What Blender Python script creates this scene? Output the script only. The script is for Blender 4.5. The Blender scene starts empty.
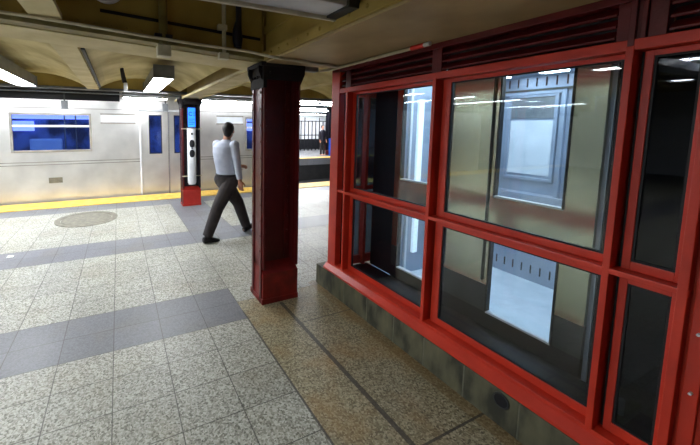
import bpy, bmesh, math, random
from mathutils import Vector, Matrix
random.seed(7)
S = bpy.context.scene
COL = S.collection
pi = math.pi

# ------------------------------------------------------------------ materials
def lin(c):
    c = c/255.0
    return c/12.92 if c <= 0.04045 else ((c+0.055)/1.055)**2.4
def rgb(r, g, b): return (lin(r), lin(g), lin(b), 1.0)

def newmat(name):
    m = bpy.data.materials.new(name); m.use_nodes = True
    nt = m.node_tree; b = nt.nodes['Principled BSDF']
    return m, nt, b
def sp(b, **k):
    for n, v in k.items(): b.inputs[n.replace('_', ' ')].default_value = v

def paint(name, c1, c2, rough=.5, scale=6, metallic=0.0, bump=0.0, lo=.35, hi=.7, bscale=60):
    """two-tone noise-mottled paint"""
    m, nt, b = newmat(name)
    tc = nt.nodes.new('ShaderNodeTexCoord')
    n = nt.nodes.new('ShaderNodeTexNoise'); n.inputs['Scale'].default_value = scale; n.inputs['Detail'].default_value = 6
    r = nt.nodes.new('ShaderNodeValToRGB')
    r.color_ramp.elements[0].position = lo; r.color_ramp.elements[0].color = c1
    r.color_ramp.elements[1].position = hi; r.color_ramp.elements[1].color = c2
    nt.links.new(tc.outputs['Object'], n.inputs['Vector'])
    nt.links.new(n.outputs['Fac'], r.inputs['Fac'])
    nt.links.new(r.outputs['Color'], b.inputs['Base Color'])
    sp(b, Roughness=rough, Metallic=metallic)
    if bump:
        n2 = nt.nodes.new('ShaderNodeTexNoise'); n2.inputs['Scale'].default_value = bscale
        bp = nt.nodes.new('ShaderNodeBump'); bp.inputs['Strength'].default_value = bump; bp.inputs['Distance'].default_value = .01
        nt.links.new(tc.outputs['Object'], n2.inputs['Vector'])
        nt.links.new(n2.outputs['Fac'], bp.inputs['Height']); nt.links.new(bp.outputs['Normal'], b.inputs['Normal'])
    return m

def emit(name, col, strength):
    m, nt, b = newmat(name)
    sp(b, Base_Color=col, Emission_Color=col, Emission_Strength=strength)
    return m

def brushed(name, c, rough=.3, axis='Z', metallic=1.0, amount=.12):
    m, nt, b = newmat(name)
    tc = nt.nodes.new('ShaderNodeTexCoord'); mp = nt.nodes.new('ShaderNodeMapping')
    mp.inputs['Scale'].default_value = (60, 60, 1.5) if axis == 'Z' else (1.5, 60, 60)
    n = nt.nodes.new('ShaderNodeTexNoise'); n.inputs['Scale'].default_value = 3; n.inputs['Detail'].default_value = 4
    mr = nt.nodes.new('ShaderNodeMapRange')
    mr.inputs['To Min'].default_value = rough-amount; mr.inputs['To Max'].default_value = rough+amount
    nt.links.new(tc.outputs['Object'], mp.inputs['Vector']); nt.links.new(mp.outputs['Vector'], n.inputs['Vector'])
    nt.links.new(n.outputs['Fac'], mr.inputs['Value']); nt.links.new(mr.outputs['Result'], b.inputs['Roughness'])
    n2 = nt.nodes.new('ShaderNodeTexNoise'); n2.inputs['Scale'].default_value = 2.2; n2.inputs['Detail'].default_value = 3
    r = nt.nodes.new('ShaderNodeValToRGB')
    r.color_ramp.elements[0].color = tuple(x*.8 for x in c[:3])+(1,); r.color_ramp.elements[1].color = c
    r.color_ramp.elements[0].position = .3; r.color_ramp.elements[1].position = .65
    nt.links.new(tc.outputs['Object'], n2.inputs['Vector']); nt.links.new(n2.outputs['Fac'], r.inputs['Fac'])
    nt.links.new(r.outputs['Color'], b.inputs['Base Color'])
    sp(b, Metallic=metallic)
    return m

def glassmat(name, tint=(1, 1, 1, 1), refl=1.0):
    """thin pane: transparent transmission plus a Fresnel mirror reflection"""
    m, nt, b = newmat(name); nt.nodes.remove(b)
    out = nt.nodes['Material Output']
    tr = nt.nodes.new('ShaderNodeBsdfTransparent'); tr.inputs['Color'].default_value = tint
    gl = nt.nodes.new('ShaderNodeBsdfGlossy'); gl.inputs['Roughness'].default_value = .015
    lw = nt.nodes.new('ShaderNodeLayerWeight'); lw.inputs['Blend'].default_value = .5      # facing = 1 - cos
    pw = nt.nodes.new('ShaderNodeMath'); pw.operation = 'POWER'; pw.inputs[1].default_value = 5
    fr = nt.nodes.new('ShaderNodeMath'); fr.operation = 'MULTIPLY_ADD'; fr.inputs[1].default_value = .96; fr.inputs[2].default_value = .042
    nt.links.new(lw.outputs['Facing'], pw.inputs[0]); nt.links.new(pw.outputs[0], fr.inputs[0])
    mm = nt.nodes.new('ShaderNodeMath'); mm.operation = 'MULTIPLY'; mm.inputs[1].default_value = refl; mm.use_clamp = True
    mx = nt.nodes.new('ShaderNodeMixShader')
    nt.links.new(fr.outputs[0], mm.inputs[0]); nt.links.new(mm.outputs[0], mx.inputs[0])
    nt.links.new(tr.outputs[0], mx.inputs[1]); nt.links.new(gl.outputs[0], mx.inputs[2])
    nt.links.new(mx.outputs[0], out.inputs['Surface'])
    return m

M = {}
M['red'] = paint('frame red paint', rgb(186, 44, 24), rgb(208, 56, 34), .38, 5, bump=.08)
M['red_dark'] = paint('louver red paint', rgb(84, 14, 18), rgb(110, 20, 22), .4, 5, bump=.1)
M['col_red'] = paint('column maroon paint', rgb(70, 10, 12), rgb(94, 16, 16), .36, 4, bump=.25, bscale=25)
M['foot_maroon'] = paint('chipped red foot paint', rgb(92, 14, 12), rgb(132, 26, 20), .4, 9, bump=.2)
M['col_black'] = paint('column black paint', rgb(18, 18, 26), rgb(34, 32, 44), .35, 5)
M['cap_dark'] = paint('near-black capital paint', rgb(10, 6, 10), rgb(22, 11, 17), .8, 9, bump=.3, bscale=30)  # near-black tone, darker than the column paint
M['ceil'] = paint('cream ceiling paint', rgb(142, 124, 68), rgb(206, 192, 140), .7, 1.6, bump=.1, lo=.3, hi=.65)
M['web'] = paint('dirty ochre girder paint', rgb(138, 114, 48), rgb(176, 152, 80), .6, 2.2, bump=.2, lo=.3, hi=.7, bscale=18)
M['flange'] = paint('cream girder flange', rgb(176, 160, 110), rgb(206, 192, 146), .6, 3, bump=.1)
M['soffit'] = paint('beige soffit paint', rgb(150, 130, 90), rgb(190, 168, 122), .55, 1.8, bump=.05)
M['pipe'] = paint('cream conduit paint', rgb(176, 168, 140), rgb(210, 204, 180), .5, 8)
M['pipe_olive'] = paint('olive conduit paint', rgb(96, 86, 42), rgb(132, 120, 66), .55, 8)
M['pipe_dark'] = paint('dark cable jacket', rgb(18, 18, 34), rgb(34, 34, 54), .5, 8)
M['light_grey'] = paint('light grey galvanised steel', rgb(186, 188, 196), rgb(210, 212, 220), .35, 5)
M['foot_red'] = paint('bright red foot paint', rgb(150, 34, 26), rgb(176, 46, 36), .4, 5)
M['grey'] = paint('grey steel paint', rgb(92, 96, 100), rgb(120, 124, 128), .4, 6)
M['grey_dark'] = paint('dark grey steel', rgb(38, 42, 44), rgb(58, 62, 62), .45, 6)
M['black'] = paint('black paint', rgb(5, 8, 16), rgb(11, 14, 24), .6, 6)
M['white'] = paint('white enamel', rgb(200, 204, 210), rgb(224, 226, 230), .35, 4)
M['connector'] = paint('bright red coupling', rgb(200, 30, 20), rgb(220, 44, 30), .4, 8)
M['tube'] = emit('fluorescent tube', (.93, .96, 1.0, 1), 34)
M['tube_far'] = emit('fluorescent tube across the tracks', (.95, .97, 1.0, 1), 80)
M['tube_cab'] = emit('cool cab ceiling panel', (.70, .84, 1.0, 1), 13)
M['cab_strip'] = emit('added cab end wall glow', (.75, .88, 1.0, 1), .45)  # faint glow for the added strip on the cab end wall
M['stain'] = brushed('brushed stainless', rgb(196, 198, 176), .24, amount=.03)
M['stain_cool'] = brushed('cab stainless', rgb(158, 170, 188), .36, metallic=.4, amount=.04)
M['car_steel'] = brushed('car side stainless', rgb(226, 226, 224), .30, metallic=.72, amount=.04)
M['car_grey'] = paint('car grey trim', rgb(120, 118, 110), rgb(150, 146, 138), .4, 4)
M['glass'] = glassmat('clear window glass', (.94, .97, .97, 1), 1.15)
M['glass_dark'] = glassmat('tinted window glass', (.34, .42, .50, 1), .9)
M['glass_car'] = glassmat('car window glass', (.42, .52, .74, 1), 1.0)
M['cab_floor'] = paint('pale cab floor', rgb(196, 206, 216), rgb(212, 220, 228), .5, 8)
M['pale_panel'] = paint('pale panel', rgb(190, 196, 204), rgb(206, 212, 218), .3, 4)
M['blue_interior'] = paint('blue toned car interior wall', rgb(24, 34, 74), rgb(96, 122, 176), .5, 2.2, lo=.4, hi=.6)
M['seat_blue'] = paint('pale blue seats', rgb(150, 186, 224), rgb(186, 210, 236), .4, 3)
M['screen'] = emit('intercom screen', (.02, .17, 1.0, 1), 1.3)
M['screen_ink'] = emit('screen dark blue ink', (.0, .01, .12, 1), .3)
M['car_blue'] = emit('car advert screens', (.42, .44, 1.0, 1), 2.6)
M['car_lamp'] = emit('car ceiling lamp', (.75, .82, 1.0, 1), 8.0)
M['skin'] = paint('skin', rgb(178, 122, 98), rgb(196, 140, 114), .5, 10)
M['hair'] = paint('dark hair', rgb(14, 14, 18), rgb(34, 32, 36), .55, 40)
M['shirt'] = paint('pale blue shirt', rgb(176, 186, 208), rgb(198, 206, 224), .8, 9, bump=.2, bscale=20)
M['trouser'] = paint('charcoal trousers', rgb(38, 34, 36), rgb(58, 52, 52), .8, 9, bump=.2, bscale=20)
M['shoe'] = paint('black leather', rgb(8, 8, 12), rgb(18, 18, 22), .3, 12)
M['concrete'] = paint('dark trackbed concrete', rgb(18, 18, 20), rgb(32, 30, 30), .9, 3)
M['rail'] = paint('rusty rail', rgb(60, 44, 34), rgb(88, 70, 54), .5, 8, metallic=.6)
M['tile_white'] = paint('white wall tile', rgb(196, 200, 206), rgb(220, 224, 228), .3, 4)
M['bin_blue'] = paint('blue bin plastic', rgb(24, 70, 170), rgb(36, 90, 200), .4, 4)
M['paper'] = paint('paper scrap', rgb(235, 235, 235), rgb(245, 245, 245), .8, 4)
M['iron'] = paint('worn iron', rgb(96, 94, 82), rgb(124, 120, 104), .6, 14, bump=.4)
M['yellow'] = paint('worn yellow tactile strip', rgb(214, 168, 62), rgb(240, 200, 98), .6, 7, bump=.3, bscale=90)

def floor_mat():
    m, nt, b = newmat('granite platform tiles')
    L = nt.links.new
    def node(t, **k):
        n = nt.nodes.new(t)
        for a, v in k.items(): setattr(n, a, v)
        return n
    def math_(op, a, bb=None, c=None):
        n = node('ShaderNodeMath', operation=op)
        for i, v in enumerate((a, bb, c)):
            if v is None: continue
            if isinstance(v, (int, float)): n.inputs[i].default_value = v
            else: L(v, n.inputs[i])
        return n.outputs[0]
    tc = node('ShaderNodeTexCoord'); sx = node('ShaderNodeSeparateXYZ'); L(tc.outputs['Object'], sx.inputs[0])
    X, Y = sx.outputs[0], sx.outputs[1]
    U = math_('DIVIDE', math_('SUBTRACT', X, .268), .3535); V = math_('DIVIDE', math_('SUBTRACT', Y, 1.922), .2825)
    def edge(t, w):         # 1 on a joint
        f = math_('FRACT', t); d = math_('MINIMUM', f, math_('SUBTRACT', 1.0, f))
        return math_('LESS_THAN', d, w)
    def between(t, a, c): return math_('MULTIPLY', math_('GREATER_THAN', t, a), math_('LESS_THAN', t, c))
    apron = math_('MULTIPLY', math_('GREATER_THAN', X, .975), math_('LESS_THAN', Y, 2.7675))
    napron = math_('SUBTRACT', 1.0, apron)
    joint = math_('MULTIPLY', math_('MAXIMUM', edge(U, .009), edge(V, .010)), napron)
    ja = math_('MAXIMUM', math_('MAXIMUM', between(X, .967, .981), between(X, 1.338, 1.372)),
               math_('MAXIMUM', math_('MULTIPLY', between(Y, 1.065, 1.078), math_('GREATER_THAN', X, 1.37)),
                     math_('MULTIPLY', between(Y, 2.245, 2.253), math_('GREATER_THAN', X, 1.37))))
    joint = math_('MAXIMUM', joint, math_('MULTIPLY', ja, math_('LESS_THAN', Y, 2.6)))
    # darker bands
    band = math_('MULTIPLY', between(Y, 2.487, 3.052), math_('LESS_THAN', X, .975))
    band = math_('MAXIMUM', band, between(Y, 4.465, 5.03))
    band = math_('MAXIMUM', band, math_('GREATER_THAN', Y, 7.007))
    band = math_('MAXIMUM', band, math_('MULTIPLY', between(X, .975, 1.682), math_('GREATER_THAN', Y, 5.03)))
    # per tile variation
    cmb = node('ShaderNodeCombineXYZ'); L(math_('FLOOR', U), cmb.inputs[0]); L(math_('FLOOR', V), cmb.inputs[1])
    wn = node('ShaderNodeTexWhiteNoise', noise_dimensions='3D'); L(cmb.outputs[0], wn.inputs['Vector'])
    # speckle
    vo = node('ShaderNodeTexVoronoi'); vo.inputs['Scale'].default_value = 105; L(tc.outputs['Object'], vo.inputs['Vector'])
    vs = node('ShaderNodeSeparateColor'); L(vo.outputs['Color'], vs.inputs[0])
    def ramp(fac, stops):
        r = node('ShaderNodeValToRGB'); e = r.color_ramp.elements
        e[0].position, e[0].color = stops[0]; e[1].position, e[1].color = stops[-1]
        for p, c in stops[1:-1]:
            q = e.new(p); q.color = c
        L(fac, r.inputs['Fac']); return r.outputs['Color']
    light = ramp(vs.outputs[0], [(0, rgb(88, 88, 76)), (.3, rgb(132, 132, 120)), (.6, rgb(156, 156, 145)), (1, rgb(182, 182, 172))])
    warm = ramp(vs.outputs[0], [(0, rgb(88, 80, 60)), (.3, rgb(120, 112, 86)), (.65, rgb(144, 136, 108)), (1, rgb(172, 164, 138))])
    dark = ramp(vs.outputs[0], [(0, rgb(92, 94, 99)), (1, rgb(114, 116, 121))])
    def mix(f, a, c, mode='MIX'):
        n = node('ShaderNodeMix', data_type='RGBA', blend_type=mode)
        if isinstance(f, float): n.inputs[0].default_value = f
        else: L(f, n.inputs[0])
        for i, v in ((6, a), (7, c)):
            if isinstance(v, tuple): n.inputs[i].default_value = v
            else: L(v, n.inputs[i])
        return n.outputs[2]
    col = mix(band, light, dark)
    col = mix(apron, col, warm)
    v1 = math_('MULTIPLY_ADD', wn.outputs['Value'], .16, .92)
    cv = node('ShaderNodeCombineColor'); [L(v1, cv.inputs[i]) for i in range(3)]
    col = mix(napron, col, mix(1.0, col, cv.outputs[0], 'MULTIPLY'))
    # grime and rust-like stains
    n1 = node('ShaderNodeTexNoise'); n1.inputs['Scale'].default_value = 1.7; n1.inputs['Detail'].default_value = 5; L(tc.outputs['Object'], n1.inputs['Vector'])
    g = node('ShaderNodeMapRange'); g.inputs['From Min'].default_value = .5; g.inputs['From Max'].default_value = .72; g.inputs['To Max'].default_value = .18
    L(n1.outputs['Fac'], g.inputs['Value'])
    col = mix(g.outputs[0], col, rgb(128, 112, 70))
    n2 = node('ShaderNodeTexNoise'); n2.inputs['Scale'].default_value = 3.1; n2.inputs['Detail'].default_value = 6; L(tc.outputs['Object'], n2.inputs['Vector'])
    g2 = node('ShaderNodeMapRange'); g2.inputs['From Min'].default_value = .50; g2.inputs['From Max'].default_value = .68; g2.inputs['To Max'].default_value = .42
    L(n2.outputs['Fac'], g2.inputs['Value'])
    col = mix(math_('MULTIPLY', g2.outputs[0], apron), col, rgb(148, 112, 56))
    # ochre wear line along the foot of the curb and round the column
    d = math_('MULTIPLY', math_('GREATER_THAN', X, 1.80), math_('LESS_THAN', Y, 2.85))
    col = mix(math_('MULTIPLY', d, .45), col, rgb(112, 84, 34))
    col = mix(math_('MULTIPLY', joint, .85), col, rgb(58, 56, 50))
    L(col, b.inputs['Base Color'])
    rr = node('ShaderNodeMapRange'); rr.inputs['To Min'].default_value = .34; rr.inputs['To Max'].default_value = .6
    L(n1.outputs['Fac'], rr.inputs['Value']); L(rr.outputs[0], b.inputs['Roughness'])
    bp = node('ShaderNodeBump'); bp.inputs['Strength'].default_value = .35; bp.inputs['Distance'].default_value = .004
    L(math_('SUBTRACT', math_('MULTIPLY', vs.outputs[1], .25), joint), bp.inputs['Height']); L(bp.outputs['Normal'], b.inputs['Normal'])
    return m
M['floor'] = floor_mat()

def curb_mat():
    m, nt, b = newmat('mossy stone curb')
    tc = nt.nodes.new('ShaderNodeTexCoord'); mp = nt.nodes.new('ShaderNodeMapping'); mp.inputs['Scale'].default_value = (3, 3, 1.2)
    n = nt.nodes.new('ShaderNodeTexNoise'); n.inputs['Scale'].default_value = 3.5; n.inputs['Detail'].default_value = 7
    r = nt.nodes.new('ShaderNodeValToRGB'); e = r.color_ramp.elements
    e[0].position = .35; e[0].color = rgb(48, 49, 40); e[1].position = .8; e[1].color = rgb(112, 108, 84)
    q = e.new(.5); q.color = rgb(84, 84, 66)
    nt.links.new(tc.outputs['Object'], mp.inputs[0]); nt.links.new(mp.outputs[0], n.inputs['Vector'])
    nt.links.new(n.outputs['Fac'], r.inputs['Fac']); nt.links.new(r.outputs['Color'], b.inputs['Base Color'])
    sp(b, Roughness=.6)
    return m
M['curb'] = curb_mat()
M['curb_joint'] = paint('lime streak', rgb(96, 98, 84), rgb(128, 128, 110), .7, 8)

# ------------------------------------------------------------------ mesh helpers
class MB:
    def __init__(s): s.bm = bmesh.new(); s.sm = False
    def box(s, x0, x1, y0, y1, z0, z1, bev=0):
        vs = [s.bm.verts.new(p) for p in ((x0,y0,z0),(x1,y0,z0),(x1,y1,z0),(x0,y1,z0),(x0,y0,z1),(x1,y0,z1),(x1,y1,z1),(x0,y1,z1))]
        fs = [s.bm.faces.new([vs[i] for i in f]) for f in ((0,3,2,1),(4,5,6,7),(0,1,5,4),(1,2,6,5),(2,3,7,6),(3,0,4,7))]
        if bev:
            es = list({e for f in fs for e in f.edges})
            bmesh.ops.bevel(s.bm, geom=es, offset=bev, segments=2, affect='EDGES', profile=.6)
        return s
    def hexa(s, pts):
        """8 points: bottom ring then top ring"""
        vs = [s.bm.verts.new(p) for p in pts]
        for f in ((0,3,2,1),(4,5,6,7),(0,1,5,4),(1,2,6,5),(2,3,7,6),(3,0,4,7)): s.bm.faces.new([vs[i] for i in f])
        return s
    def prism(s, pts, axis, a, b):
        """pts = 2d profile, extruded along axis from a to b"""
        def P(p, t):
            return {'x': (t, p[0], p[1]), 'y': (p[0], t, p[1]), 'z': (p[0], p[1], t)}[axis]
        A = [s.bm.verts.new(P(p, a)) for p in pts]; B = [s.bm.verts.new(P(p, b)) for p in pts]
        n = len(pts); s.bm.faces.new(A); s.bm.faces.new(B[::-1])
        for i in range(n): s.bm.faces.new((A[i], B[i], B[(i+1) % n], A[(i+1) % n]))
        return s
    def tube(s, pts, r, seg=10, cap=True):
        s.sm = True
        pts = [Vector(p) for p in pts]; rings = []
        rs = r if isinstance(r, (list, tuple)) else [r]*len(pts)
        up = None
        for i, p in enumerate(pts):
            d = (pts[min(i+1, len(pts)-1)]-pts[max(i-1, 0)]).normalized()
            if up is None: up = d.orthogonal().normalized()
            else: up = (up-d*up.dot(d)).normalized()
            w = d.cross(up)
            rings.append([s.bm.verts.new(p+(up*math.cos(2*pi*k/seg)+w*math.sin(2*pi*k/seg))*rs[i]) for k in range(seg)])
        for a, b in zip(rings, rings[1:]):
            for k in range(seg): s.bm.faces.new((a[k], a[(k+1) % seg], b[(k+1) % seg], b[k]))
        if cap: s.bm.faces.new(rings[0][::-1]); s.bm.faces.new(rings[-1])
        return s
    def rings(s, rings, seg=20):
        """loft ellipses (centre, u axis*ru, v axis*rv)"""
        s.sm = True; R = []
        for c, u, v in rings:
            R.append([s.bm.verts.new(Vector(c)+Vector(u)*math.cos(2*pi*k/seg)+Vector(v)*math.sin(2*pi*k/seg)) for k in range(seg)])
        for a, b in zip(R, R[1:]):
            for k in range(seg): s.bm.faces.new((a[k], a[(k+1) % seg], b[(k+1) % seg], b[k]))
        s.bm.faces.new(R[0][::-1]); s.bm.faces.new(R[-1]); return s
    def ball(s, c, rx, ry=None, rz=None, rot=None, seg=16):
        s.sm = True
        ry = ry or rx; rz = rz or rx
        mat = Matrix.Translation(c) @ (rot.to_4x4() if rot else Matrix.Identity(4)) @ Matrix.Diagonal((rx, ry, rz, 1))
        bmesh.ops.create_uvsphere(s.bm, u_segments=seg, v_segments=seg//2+2, radius=1, matrix=mat); return s
    def disc(s, c, axis, r, h, seg=24, r2=None):
        mat = {'x': Matrix.Rotation(pi/2, 4, 'Y'), 'y': Matrix.Rotation(pi/2, 4, 'X'), 'z': Matrix.Identity(4)}[axis]
        bmesh.ops.create_cone(s.bm, cap_ends=True, segments=seg, radius1=r, radius2=r if r2 is None else r2, depth=h, matrix=Matrix.Translation(c) @ mat); return s
    def build(s, name, mat, parent=None, smooth=None):
        off = wloc(parent)
        bmesh.ops.recalc_face_normals(s.bm, faces=s.bm.faces)
        for v in s.bm.verts: v.co -= off
        me = bpy.data.meshes.new(name); s.bm.to_mesh(me); s.bm.free()
        me.materials.append(M[mat] if isinstance(mat, str) else mat)
        if s.sm if smooth is None else smooth:
            for p in me.polygons: p.use_smooth = True
            if hasattr(me, 'set_sharp_from_angle'): me.set_sharp_from_angle(angle=math.radians(50))
        o = bpy.data.objects.new(name, me); COL.objects.link(o); o.parent = parent
        return o
def wloc(o):
    v = Vector((0, 0, 0))
    while o: v += o.location; o = o.parent
    return v
def B(x0, x1, y0, y1, z0, z1, bev=0): return MB().box(x0, x1, y0, y1, z0, z1, bev)
def tag(o, label=None, cat=None, group=None, kind=None):
    if label: o['label'] = label
    if cat: o['category'] = cat
    if group: o['group'] = group
    if kind: o['kind'] = kind
    return o
def thing(name, label, cat, loc, group=None):
    o = bpy.data.objects.new(name, None); COL.objects.link(o); o.location = loc; o.empty_display_size = .1
    return tag(o, label, cat, group)
def rivets(parent, mat, pts, rad):
    first = None
    for p in pts:
        if first is None:
            first = MB().ball((0, 0, 0), *rad, seg=8).build('rivet', mat); o = first
            o.parent = parent
        else: o = first.copy(); COL.objects.link(o); o.parent = parent
        o.location = Vector(p)-wloc(parent)
def struct(o): o['kind'] = 'structure'; return o
def copy_tree(o, parent=None):
    c = o.copy(); COL.objects.link(c); c.parent = parent
    for ch in list(o.children): copy_tree(ch, c)
    return c

# ------------------------------------------------------------------ the setting
struct(B(-14, 12, -7, 8.13, -.35, 0).build('floor', 'floor'))
struct(B(-20, 20, 8.13, 14.6, -1.5, -1.15).build('floor', 'concrete'))
struct(B(2, 20, 14.6, 22, -.35, 0).build('floor', 'floor'))
# platform edge faces
struct(B(-14, 12, 8.06, 8.12, -1.15, -.35).build('wall_track_side', 'concrete'))
struct(B(2, 20, 14.62, 14.7, -1.15, -.35).build('wall_track_opposite', 'concrete'))
# main ceiling, high above the girders
struct(B(-14, 12, -7, 8.2, 2.95, 3.05).build('ceiling', 'ceil'))
struct(B(-14, 20, 8.2, 22, 3.2, 3.3).build('ceiling', 'black'))
# walls closing the station
struct(B(2, 20, 21.0, 21.2, .0, 3.2).build('wall_far', 'tile_white'))
struct(B(-14.2, -14, -7, 8.1, 0, 3).build('wall_left', 'tile_white'))
struct(B(-14, 12, -7.2, -7, 0, 3).build('wall_rear', 'tile_white'))
# vaulted plaster bays between the girders beyond the first cross girder
def vault(x0, x1, y0, y1, z0, rise):
    m = MB(); n = 12
    P = []
    for i in range(n+1):
        t = i/n; P.append((x0+(x1-x0)*t, z0+rise*math.sin(pi*t)**.8))
    P += [(x1, z0+rise+.12), (x0, z0+rise+.12)]
    return m.prism(P, 'y', y0, y1)
for (x0, x1) in ((-5.55, -3.9), (-3.7, -2.2), (-2.0, -.50), (-.30, 1.19), (1.55, 3.1), (3.3, 4.9)):
    struct(vault(x0, x1, 3.12, 6.9, 2.36, .22).build('ceiling', 'ceil'))

tag(B(-14, 12, 7.50, 8.12, .0, .012, .003).build('tactile_strip', 'yellow'), 'yellow warning strip along the near platform edge beside the train', 'platform edge strip')
tag(B(2, 20, 14.6, 15.1, .0, .012, .003).build('tactile_strip', 'yellow'), 'yellow warning strip on the opposite platform edge beyond the dark tracks', 'platform edge strip')
for i, (y, w) in enumerate(((12.2, 'nearer the opposite platform strip'), (10.8, 'nearer the train'))):
    m = MB().box(-10, 20, y-.035, y+.035, -1.04, -1.0).box(-10, 20, y-.01, y+.01, -1.13, -1.04).box(-10, 20, y-.07, y+.07, -1.15, -1.13)
    tag(m.build('running_rail', 'rail'), 'rusty running rail in the dark trackbed, ' + w, 'rail', 'rails in the dark trackbed')

# ------------------------------------------------------------------ manhole, litter
t = thing('manhole_cover', 'round worn iron manhole cover set in the platform tiles near the yellow strip', 'manhole cover', (-.56, 6.42, 0))
MB().disc((-.56, 6.42, .002), 'z', .40, .008, 48).build('cover', 'iron', t)
m = MB()
for k in range(48):
    a0, a1 = 2*pi*k/48, 2*pi*(k+1)/48
    m.hexa([(-.56+r*math.cos(a), 6.42+r*math.sin(a), z) for z in (0, .008) for r, a in ((.41, a0), (.50, a0), (.50, a1), (.41, a1))])
m.build('rim', M['iron'], t)
m = MB().hexa([(-1.335,4.86,0.001),(-1.27,4.85,0.001),(-1.265,4.90,.001),(-1.33,4.905,.001),(-1.335,4.86,.006),(-1.27,4.85,.012),(-1.265,4.90,.005),(-1.33,4.905,.014)])
tag(m.build('paper_scrap', 'paper'), 'small white paper scrap lying on the dark tile band at left', 'litter')

# ------------------------------------------------------------------ columns (built-up riveted H columns)
def column(name_label, x, y, tone, base, cap=True, top=2.2, w=.365, d=.28, edge=None, foot='col_red'):
    t = thing('steel_column', name_label, 'column', (x+w/2, y+d/2, 0))
    def fl(x0, x1): return B(x0, x1, y, y+d, base-.05, top, .003)
    fl(x, x+.022).build('flange', edge or tone, t)
    fl(x+w-.022, x+w).build('flange', tone, t)
    B(x+.022, x+w-.022, y+d/2-.012, y+d/2+.012, base-.05, top).build('web', tone, t)
    m = MB()
    for sx, xx in ((1, x+.022), (-1, x+w-.022)):
        for sy, yy in ((1, y+d/2+.012), (-1, y+d/2-.012)):
            a, b = sorted((xx, xx+sx*.07)); c, e = sorted((yy, yy+sy*.012)); m.box(a, b, c, e, base, top)
            a, b = sorted((xx, xx+sx*.012)); c, e = sorted((yy, yy+sy*.08)); m.box(a, b, c, e, base, top)
    # flange edge strips seen on the left side
    m.box(x-.012, x, y+.03, y+.07, 0.0, top-.06); m.box(x-.012, x, y+d-.07, y+d-.03, 0.0, top-.06)
    m.build('angle', tone, t)
    zs = [base+.12+k*.145 for k in range(13) if base+.12+k*.145 < top-.15]
    rivets(t, tone, [(xx, y+d/2-.026, z) for z in zs for xx in (x+.065, x+w-.065)], (.012, .008, .012))
    rivets(t, tone, [(x-.012, yy, z) for z in zs for yy in (y+.05, y+d-.05)], (.007, .011, .011))
    # filled base block with a sloping wash on top
    m = MB(); m.hexa([(x,y,0),(x+w,y,0),(x+w,y+d,0),(x,y+d,0),(x,y,base-.09),(x+w,y,base-.09),(x+w,y+d,base+.05),(x,y+d,base+.05)])
    m.box(x-.012, x+w+.006, y-.006, y+d+.006, 0, .05, .004)
    m.build('base_block', foot, t)
    if cap:
        m = MB()
        m.box(x-.035, x+w+.035, y-.02, y+d+.04, top-.015, top+.02, .003)
        for sx, xa in ((-1, x), (1, x+w)):
            m.prism([(xa, top-.17), (xa+sx*.05, top-.06), (xa+sx*.05, top-.01), (xa, top-.01)], 'y', y+.01, y+.03)
            m.prism([(xa, top-.17), (xa+sx*.05, top-.06), (xa+sx*.05, top-.01), (xa, top-.01)], 'y', y+d-.03, y+d-.01)
        m.box(x-.014, x+.02, y-.012, y+d, top-.2, top)
        m.box(x+.02, x+w, y-.014, y+.0, top-.13, top)
        for k in range(4): m.ball((x-.02, y+.05+k*.06, top-.10), .012, .014, .014, seg=8)
        for k in range(2): m.ball((x+.055+k*.24, y-.016, top-.07), .014, .012, .014, seg=8)
        m.build('capital', 'cap_dark', t)
    return t
column('large maroon riveted steel column in the middle, standing beside the red glass enclosure', 1.18, 2.625, 'col_red', .38, top=2.19, foot='foot_maroon')
column('black steel column with red foot carrying the white help intercom near the yellow strip', 1.19, 6.68, 'col_black', .42, top=2.22, edge='col_red', foot='foot_red')
# column seen only as a blue-striped edge behind the enclosure corner
# intercom on the second column
t = thing('help_intercom', 'white help point intercom with glowing blue screen on the black column', 'intercom', (1.365, 6.66, .5))
m = MB(); m.rings([((1.365, 6.64, z), (r, 0, 0), (0, r*.6, 0)) for z, r in ((.46,.07),(.50,.088),(1.60,.088),(1.605,.085))], 24); m.build('housing', 'white', t)
m = MB(); m.rings([((1.365, 6.645, z), (.092, 0, 0), (0, .056, 0)) for z in (1.605, 1.63)], 24); m.build('collar', 'grey', t)
B(1.285, 1.445, 6.60, 6.67, 1.63, 2.03, .006).build('screen_case', 'black', t)
sc = B(1.293, 1.437, 6.592, 6.60, 1.64, 2.02).build('screen', 'screen', t)
m = MB()
for k in range(20):
    a = .7+k*.245
    a2 = a+.26
    m.hexa([(1.345+r*math.cos(q), yy, 1.90+r*math.sin(q)) for yy in (6.586, 6.592) for r, q in ((.026, a), (.042, a), (.042, a2), (.026, a2))])
for k in range(3): m.box(1.40, 1.43, 6.587, 6.592, 1.93-k*.035, 1.942-k*.035)
for k in range(4): m.box(1.305, 1.425-(k % 2)*.03, 6.587, 6.592, 1.79-k*.035, 1.80-k*.035)
m.build('screen_marks', 'screen_ink', sc)
m = MB().ball((1.365, 6.592, 1.30), .055, .012, .085)
m.build('speaker_grille', 'black', t)
m = MB().ball((1.365, 6.592, 1.10), .055, .012, .085)
m.build('speaker_grille', 'black', t)
m = MB().disc((1.365, 6.584, 1.50), 'y', .022, .012); m.build('camera_lens', 'black', t)
m = MB().disc((1.365, 6.584, 1.205), 'y', .02, .014); m.build('call_button', 'grey', t)
for z in (1.59, .62):
    B(1.17, 1.58, 6.665, 6.678, z, z+.018).build('strap', 'pipe', t)

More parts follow.
